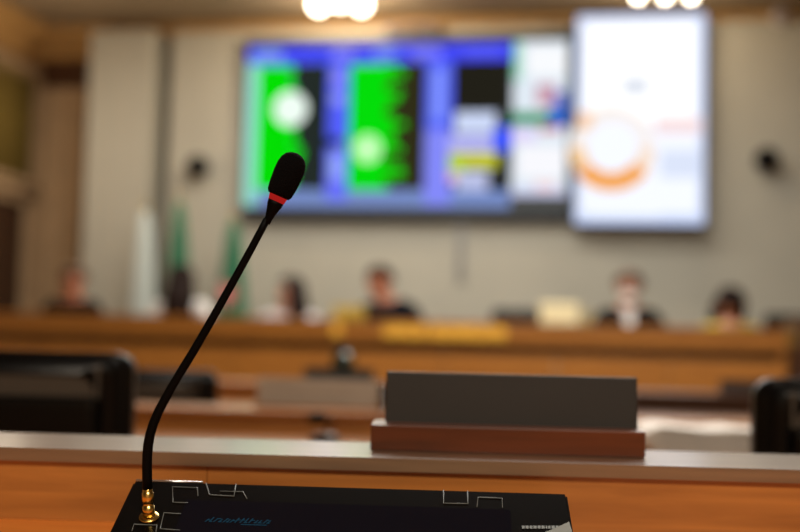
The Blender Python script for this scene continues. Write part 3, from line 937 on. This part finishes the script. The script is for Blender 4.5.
# unreadable slanted blue heading on the screen
hd = B()
random.seed(21)
hx0, hx1 = fx(205, 521).x, fx(268, 521).x
sm = (fx(238, 521) - Vector((fx(238, 521).x, 1.05, uz))).length
x = hx0
while x < hx1:
    h = random.choice((.0045, .0045, .007)); w = random.uniform(.0022, .0042); sl = .0028
    hd.prism([fpt(x, sm + .0035, .0007), fpt(x + .0011, sm + .0035, .0007), fpt(x + .0011 + sl, sm + .0035 - h, .0007), fpt(x + sl, sm + .0035 - h, .0007)], n_ * .0002)
    for q in (random.choice((0, .5, 1)),):
        zz = sm + .0035 - h * q; xo = x + sl * q
        hd.prism([fpt(xo, zz, .0007), fpt(xo + w, zz, .0007), fpt(xo + w, zz - .0011, .0007), fpt(xo, zz - .0011, .0007)], n_ * .0002)
    x += w + .0008
hd.prism([fpt(fx(240, 527).x, sm + .0065, .0007), fpt(fx(266, 527).x, sm + .0065, .0007), fpt(fx(267, 527).x, sm + .0055, .0007), fpt(fx(241, 527).x, sm + .0055, .0007)], n_ * .0002)
hd.build('screen_heading', emit((40, 78, 96), .45), so, base)['label'] = 'blurred slanted blue heading on the dark screen'
# printed key outlines
def outline(pts, name='key_outline'):
    P = [fx(x, y, .0003) for x, y in pts]
    B().tube(P, .00045, 6).build(name, LINE, un, base)
outline([(188, 503), (173, 502.5), (172.5, 487), (197.5, 488), (198, 496)])
outline([(206, 483.5), (209.5, 495), (234, 496.5), (236, 484.5)])
outline([(220, 491.5), (243, 492), (247, 499)])
outline([(181, 514), (164, 513), (160, 529), (180, 530.5)])
outline([(132, 531), (134, 524.5), (157, 525.5), (156, 532)])
outline([(443.5, 490.5), (443.5, 503.5), (468, 504), (467.5, 491)])
outline([(477, 507), (478, 497.5), (502, 498.5), (502.5, 508)])
# small grey caption and grey corner cap
cpn = B()
random.seed(5)
x = 522.0
while x < 561:
    w = random.uniform(1.6, 3.4)
    cpn.prism([fx(x, 526, .0003), fx(x + w, 526.1, .0003), fx(x + w, 529, .0003), fx(x, 528.9, .0003)], n_ * .0002)
    x += w + .9
cpn.build('caption', LINE, un, base)['label'] = 'tiny blurred grey caption at the right of the terminal'
cc = B(); cc.prism([fx(545, 533, .0004), fx(556, 528.5, .0004), fx(569, 522.5, .0004), fx(572, 532, .0004), fx(571, 538, .0004), fx(548, 538, .0004)], n_ * .0006)
cc.build('corner_cap', mat('grey_cap', (108, 108, 100), .4), un, base)['label'] = 'grey cap on the right corner'

# ------------------------------------------------------------------ gooseneck microphone
fb_ = fx(149, 518); dep = (DK.wor(fb_) - CAM).dot(fwd)
print('mic depth', dep)
mp_ = lambda px, py: cp(px, py, dep)
bw = DK.wor(fb_)
mic = thing('gooseneck_microphone', 'tall black gooseneck microphone with a red ring rising from the terminal', 'microphone', bw)
nw = DK.R @ n_
mb = B()
axis = (mp_(147.5, 488) - bw).normalized()
hl = (mp_(147.5, 488) - bw).length
k_ = dep / F
mb.lathe(bw + nw * .0006, nw, [(0, 10 * k_), (.001, 10 * k_), (.0018, 9.4 * k_), (.002, 6 * k_)], 28)
mb.lathe(bw + axis * .0015, axis, [(0, 6.2 * k_), (.009, 6.2 * k_), (.0095, 5.2 * k_), (.012, 5.2 * k_), (.0125, 5.9 * k_), (.021, 5.9 * k_), (.0215, 5.2 * k_), (hl - .003, 5 * k_), (hl - .002, 4.4 * k_)], 24)
mb.build('connector', BRASS, mic, bw)['label'] = 'brass connector at the foot of the neck'
neck = [(147.5, 489), (147.2, 478), (147, 466), (147.3, 455), (148.2, 445), (150.2, 434), (153.6, 423), (158.5, 411.5), (164.5, 400), (172, 386.5), (182, 370), (193, 352), (205, 331.5), (217, 310.5), (229, 289), (241, 267.5), (252, 247.5), (261, 230.5), (267, 219)]
rad = [5.0, 5.0, 5.0, 5.0, 5.0, 4.9, 4.8, 4.7, 4.6, 4.5, 4.4, 4.3, 4.2, 4.1, 4.0, 3.9, 3.8, 3.7, 3.7]
B().tube([mp_(*p) for p in neck], [r * k_ for r in rad], 18).build('neck', RUBBER, mic, bw)
ax = (mp_(297, 152.5) - mp_(266.5, 222)).normalized()
b0 = mp_(267.2, 221.5)
hd_ = lambda name, pr, m: B().lathe(b0, ax, [(h * k_, r * k_) for h, r in pr], 32).build(name, m, mic, bw)
hd_('collar', [(-2, 3.6), (4, 4.0), (12, 5.8), (18, 7.6), (22, 8.2)], RUBBER)
hd_('light_ring', [(21.5, 7.6), (22, 8.2), (25, 8.9), (28.5, 9.6), (29, 8.8)], emit((206, 38, 34), .55))
mic.children[-1]['label'] = 'glowing red ring under the foam head'
hd_('foam_head', [(27.5, 8), (28, 11.0), (31, 12.9), (40, 14.2), (52, 14.9), (60, 14.6), (66, 13.2), (70.5, 10.4), (73.4, 6), (74.6, .3)], FOAM)

# ------------------------------------------------------------------ light
def area(name, loc, sx_, sy_, e, c, rot=(0, 0, 0)):
    l = bpy.data.lights.new(name, 'AREA'); l.shape = 'RECTANGLE'; l.size = sx_; l.size_y = sy_; l.energy = e; l.color = c
    o = bpy.data.objects.new(name, l); COL.objects.link(o); o.location = loc; o.rotation_euler = rot; return o


def point(name, loc, e, c, r=.1):
    l = bpy.data.lights.new(name, 'POINT'); l.energy = e; l.color = c; l.shadow_soft_size = r
    o = bpy.data.objects.new(name, l); COL.objects.link(o); o.location = loc; return o


WARM = (1.0, .80, .56); NEUT = (1.0, .96, .88)
area('ceiling_light_hall', (-.3, 5.6, CZ - .02), 4, 1.4, 400, NEUT)
area('ceiling_light_dais', (-1.6, 9.0, CZ - .02), 4.5, .9, 150, NEUT)
point('corner_fill_light', (XL + 1.0, 9.9, 3.1), 34, (1, .84, .64), .15)  # unseen fill light, added to brighten the column in the left corner
area('ceiling_light_near', (.9, -2.2, CZ - .02), 1.8, 1.4, 280, (1, .86, .68))
for i, p in enumerate(L1): point('globe_light', p + Vector((0, -.02, -.16)), 32, WARM, .08)
for i, p in enumerate(L2): point('globe_light', p + Vector((0, -.02, -.12)), 15, WARM, .05)

w = bpy.data.worlds.new('world'); S.world = w; w.use_nodes = True
w.node_tree.nodes['Background'].inputs['Color'].default_value = (.9, .8, .65, 1)
w.node_tree.nodes['Background'].inputs['Strength'].default_value = .05
S.view_settings.view_transform = 'Standard'
S.view_settings.look = 'None'
S.view_settings.gamma = 1
S.view_settings.exposure = 0
S.view_settings.use_curve_mapping = False
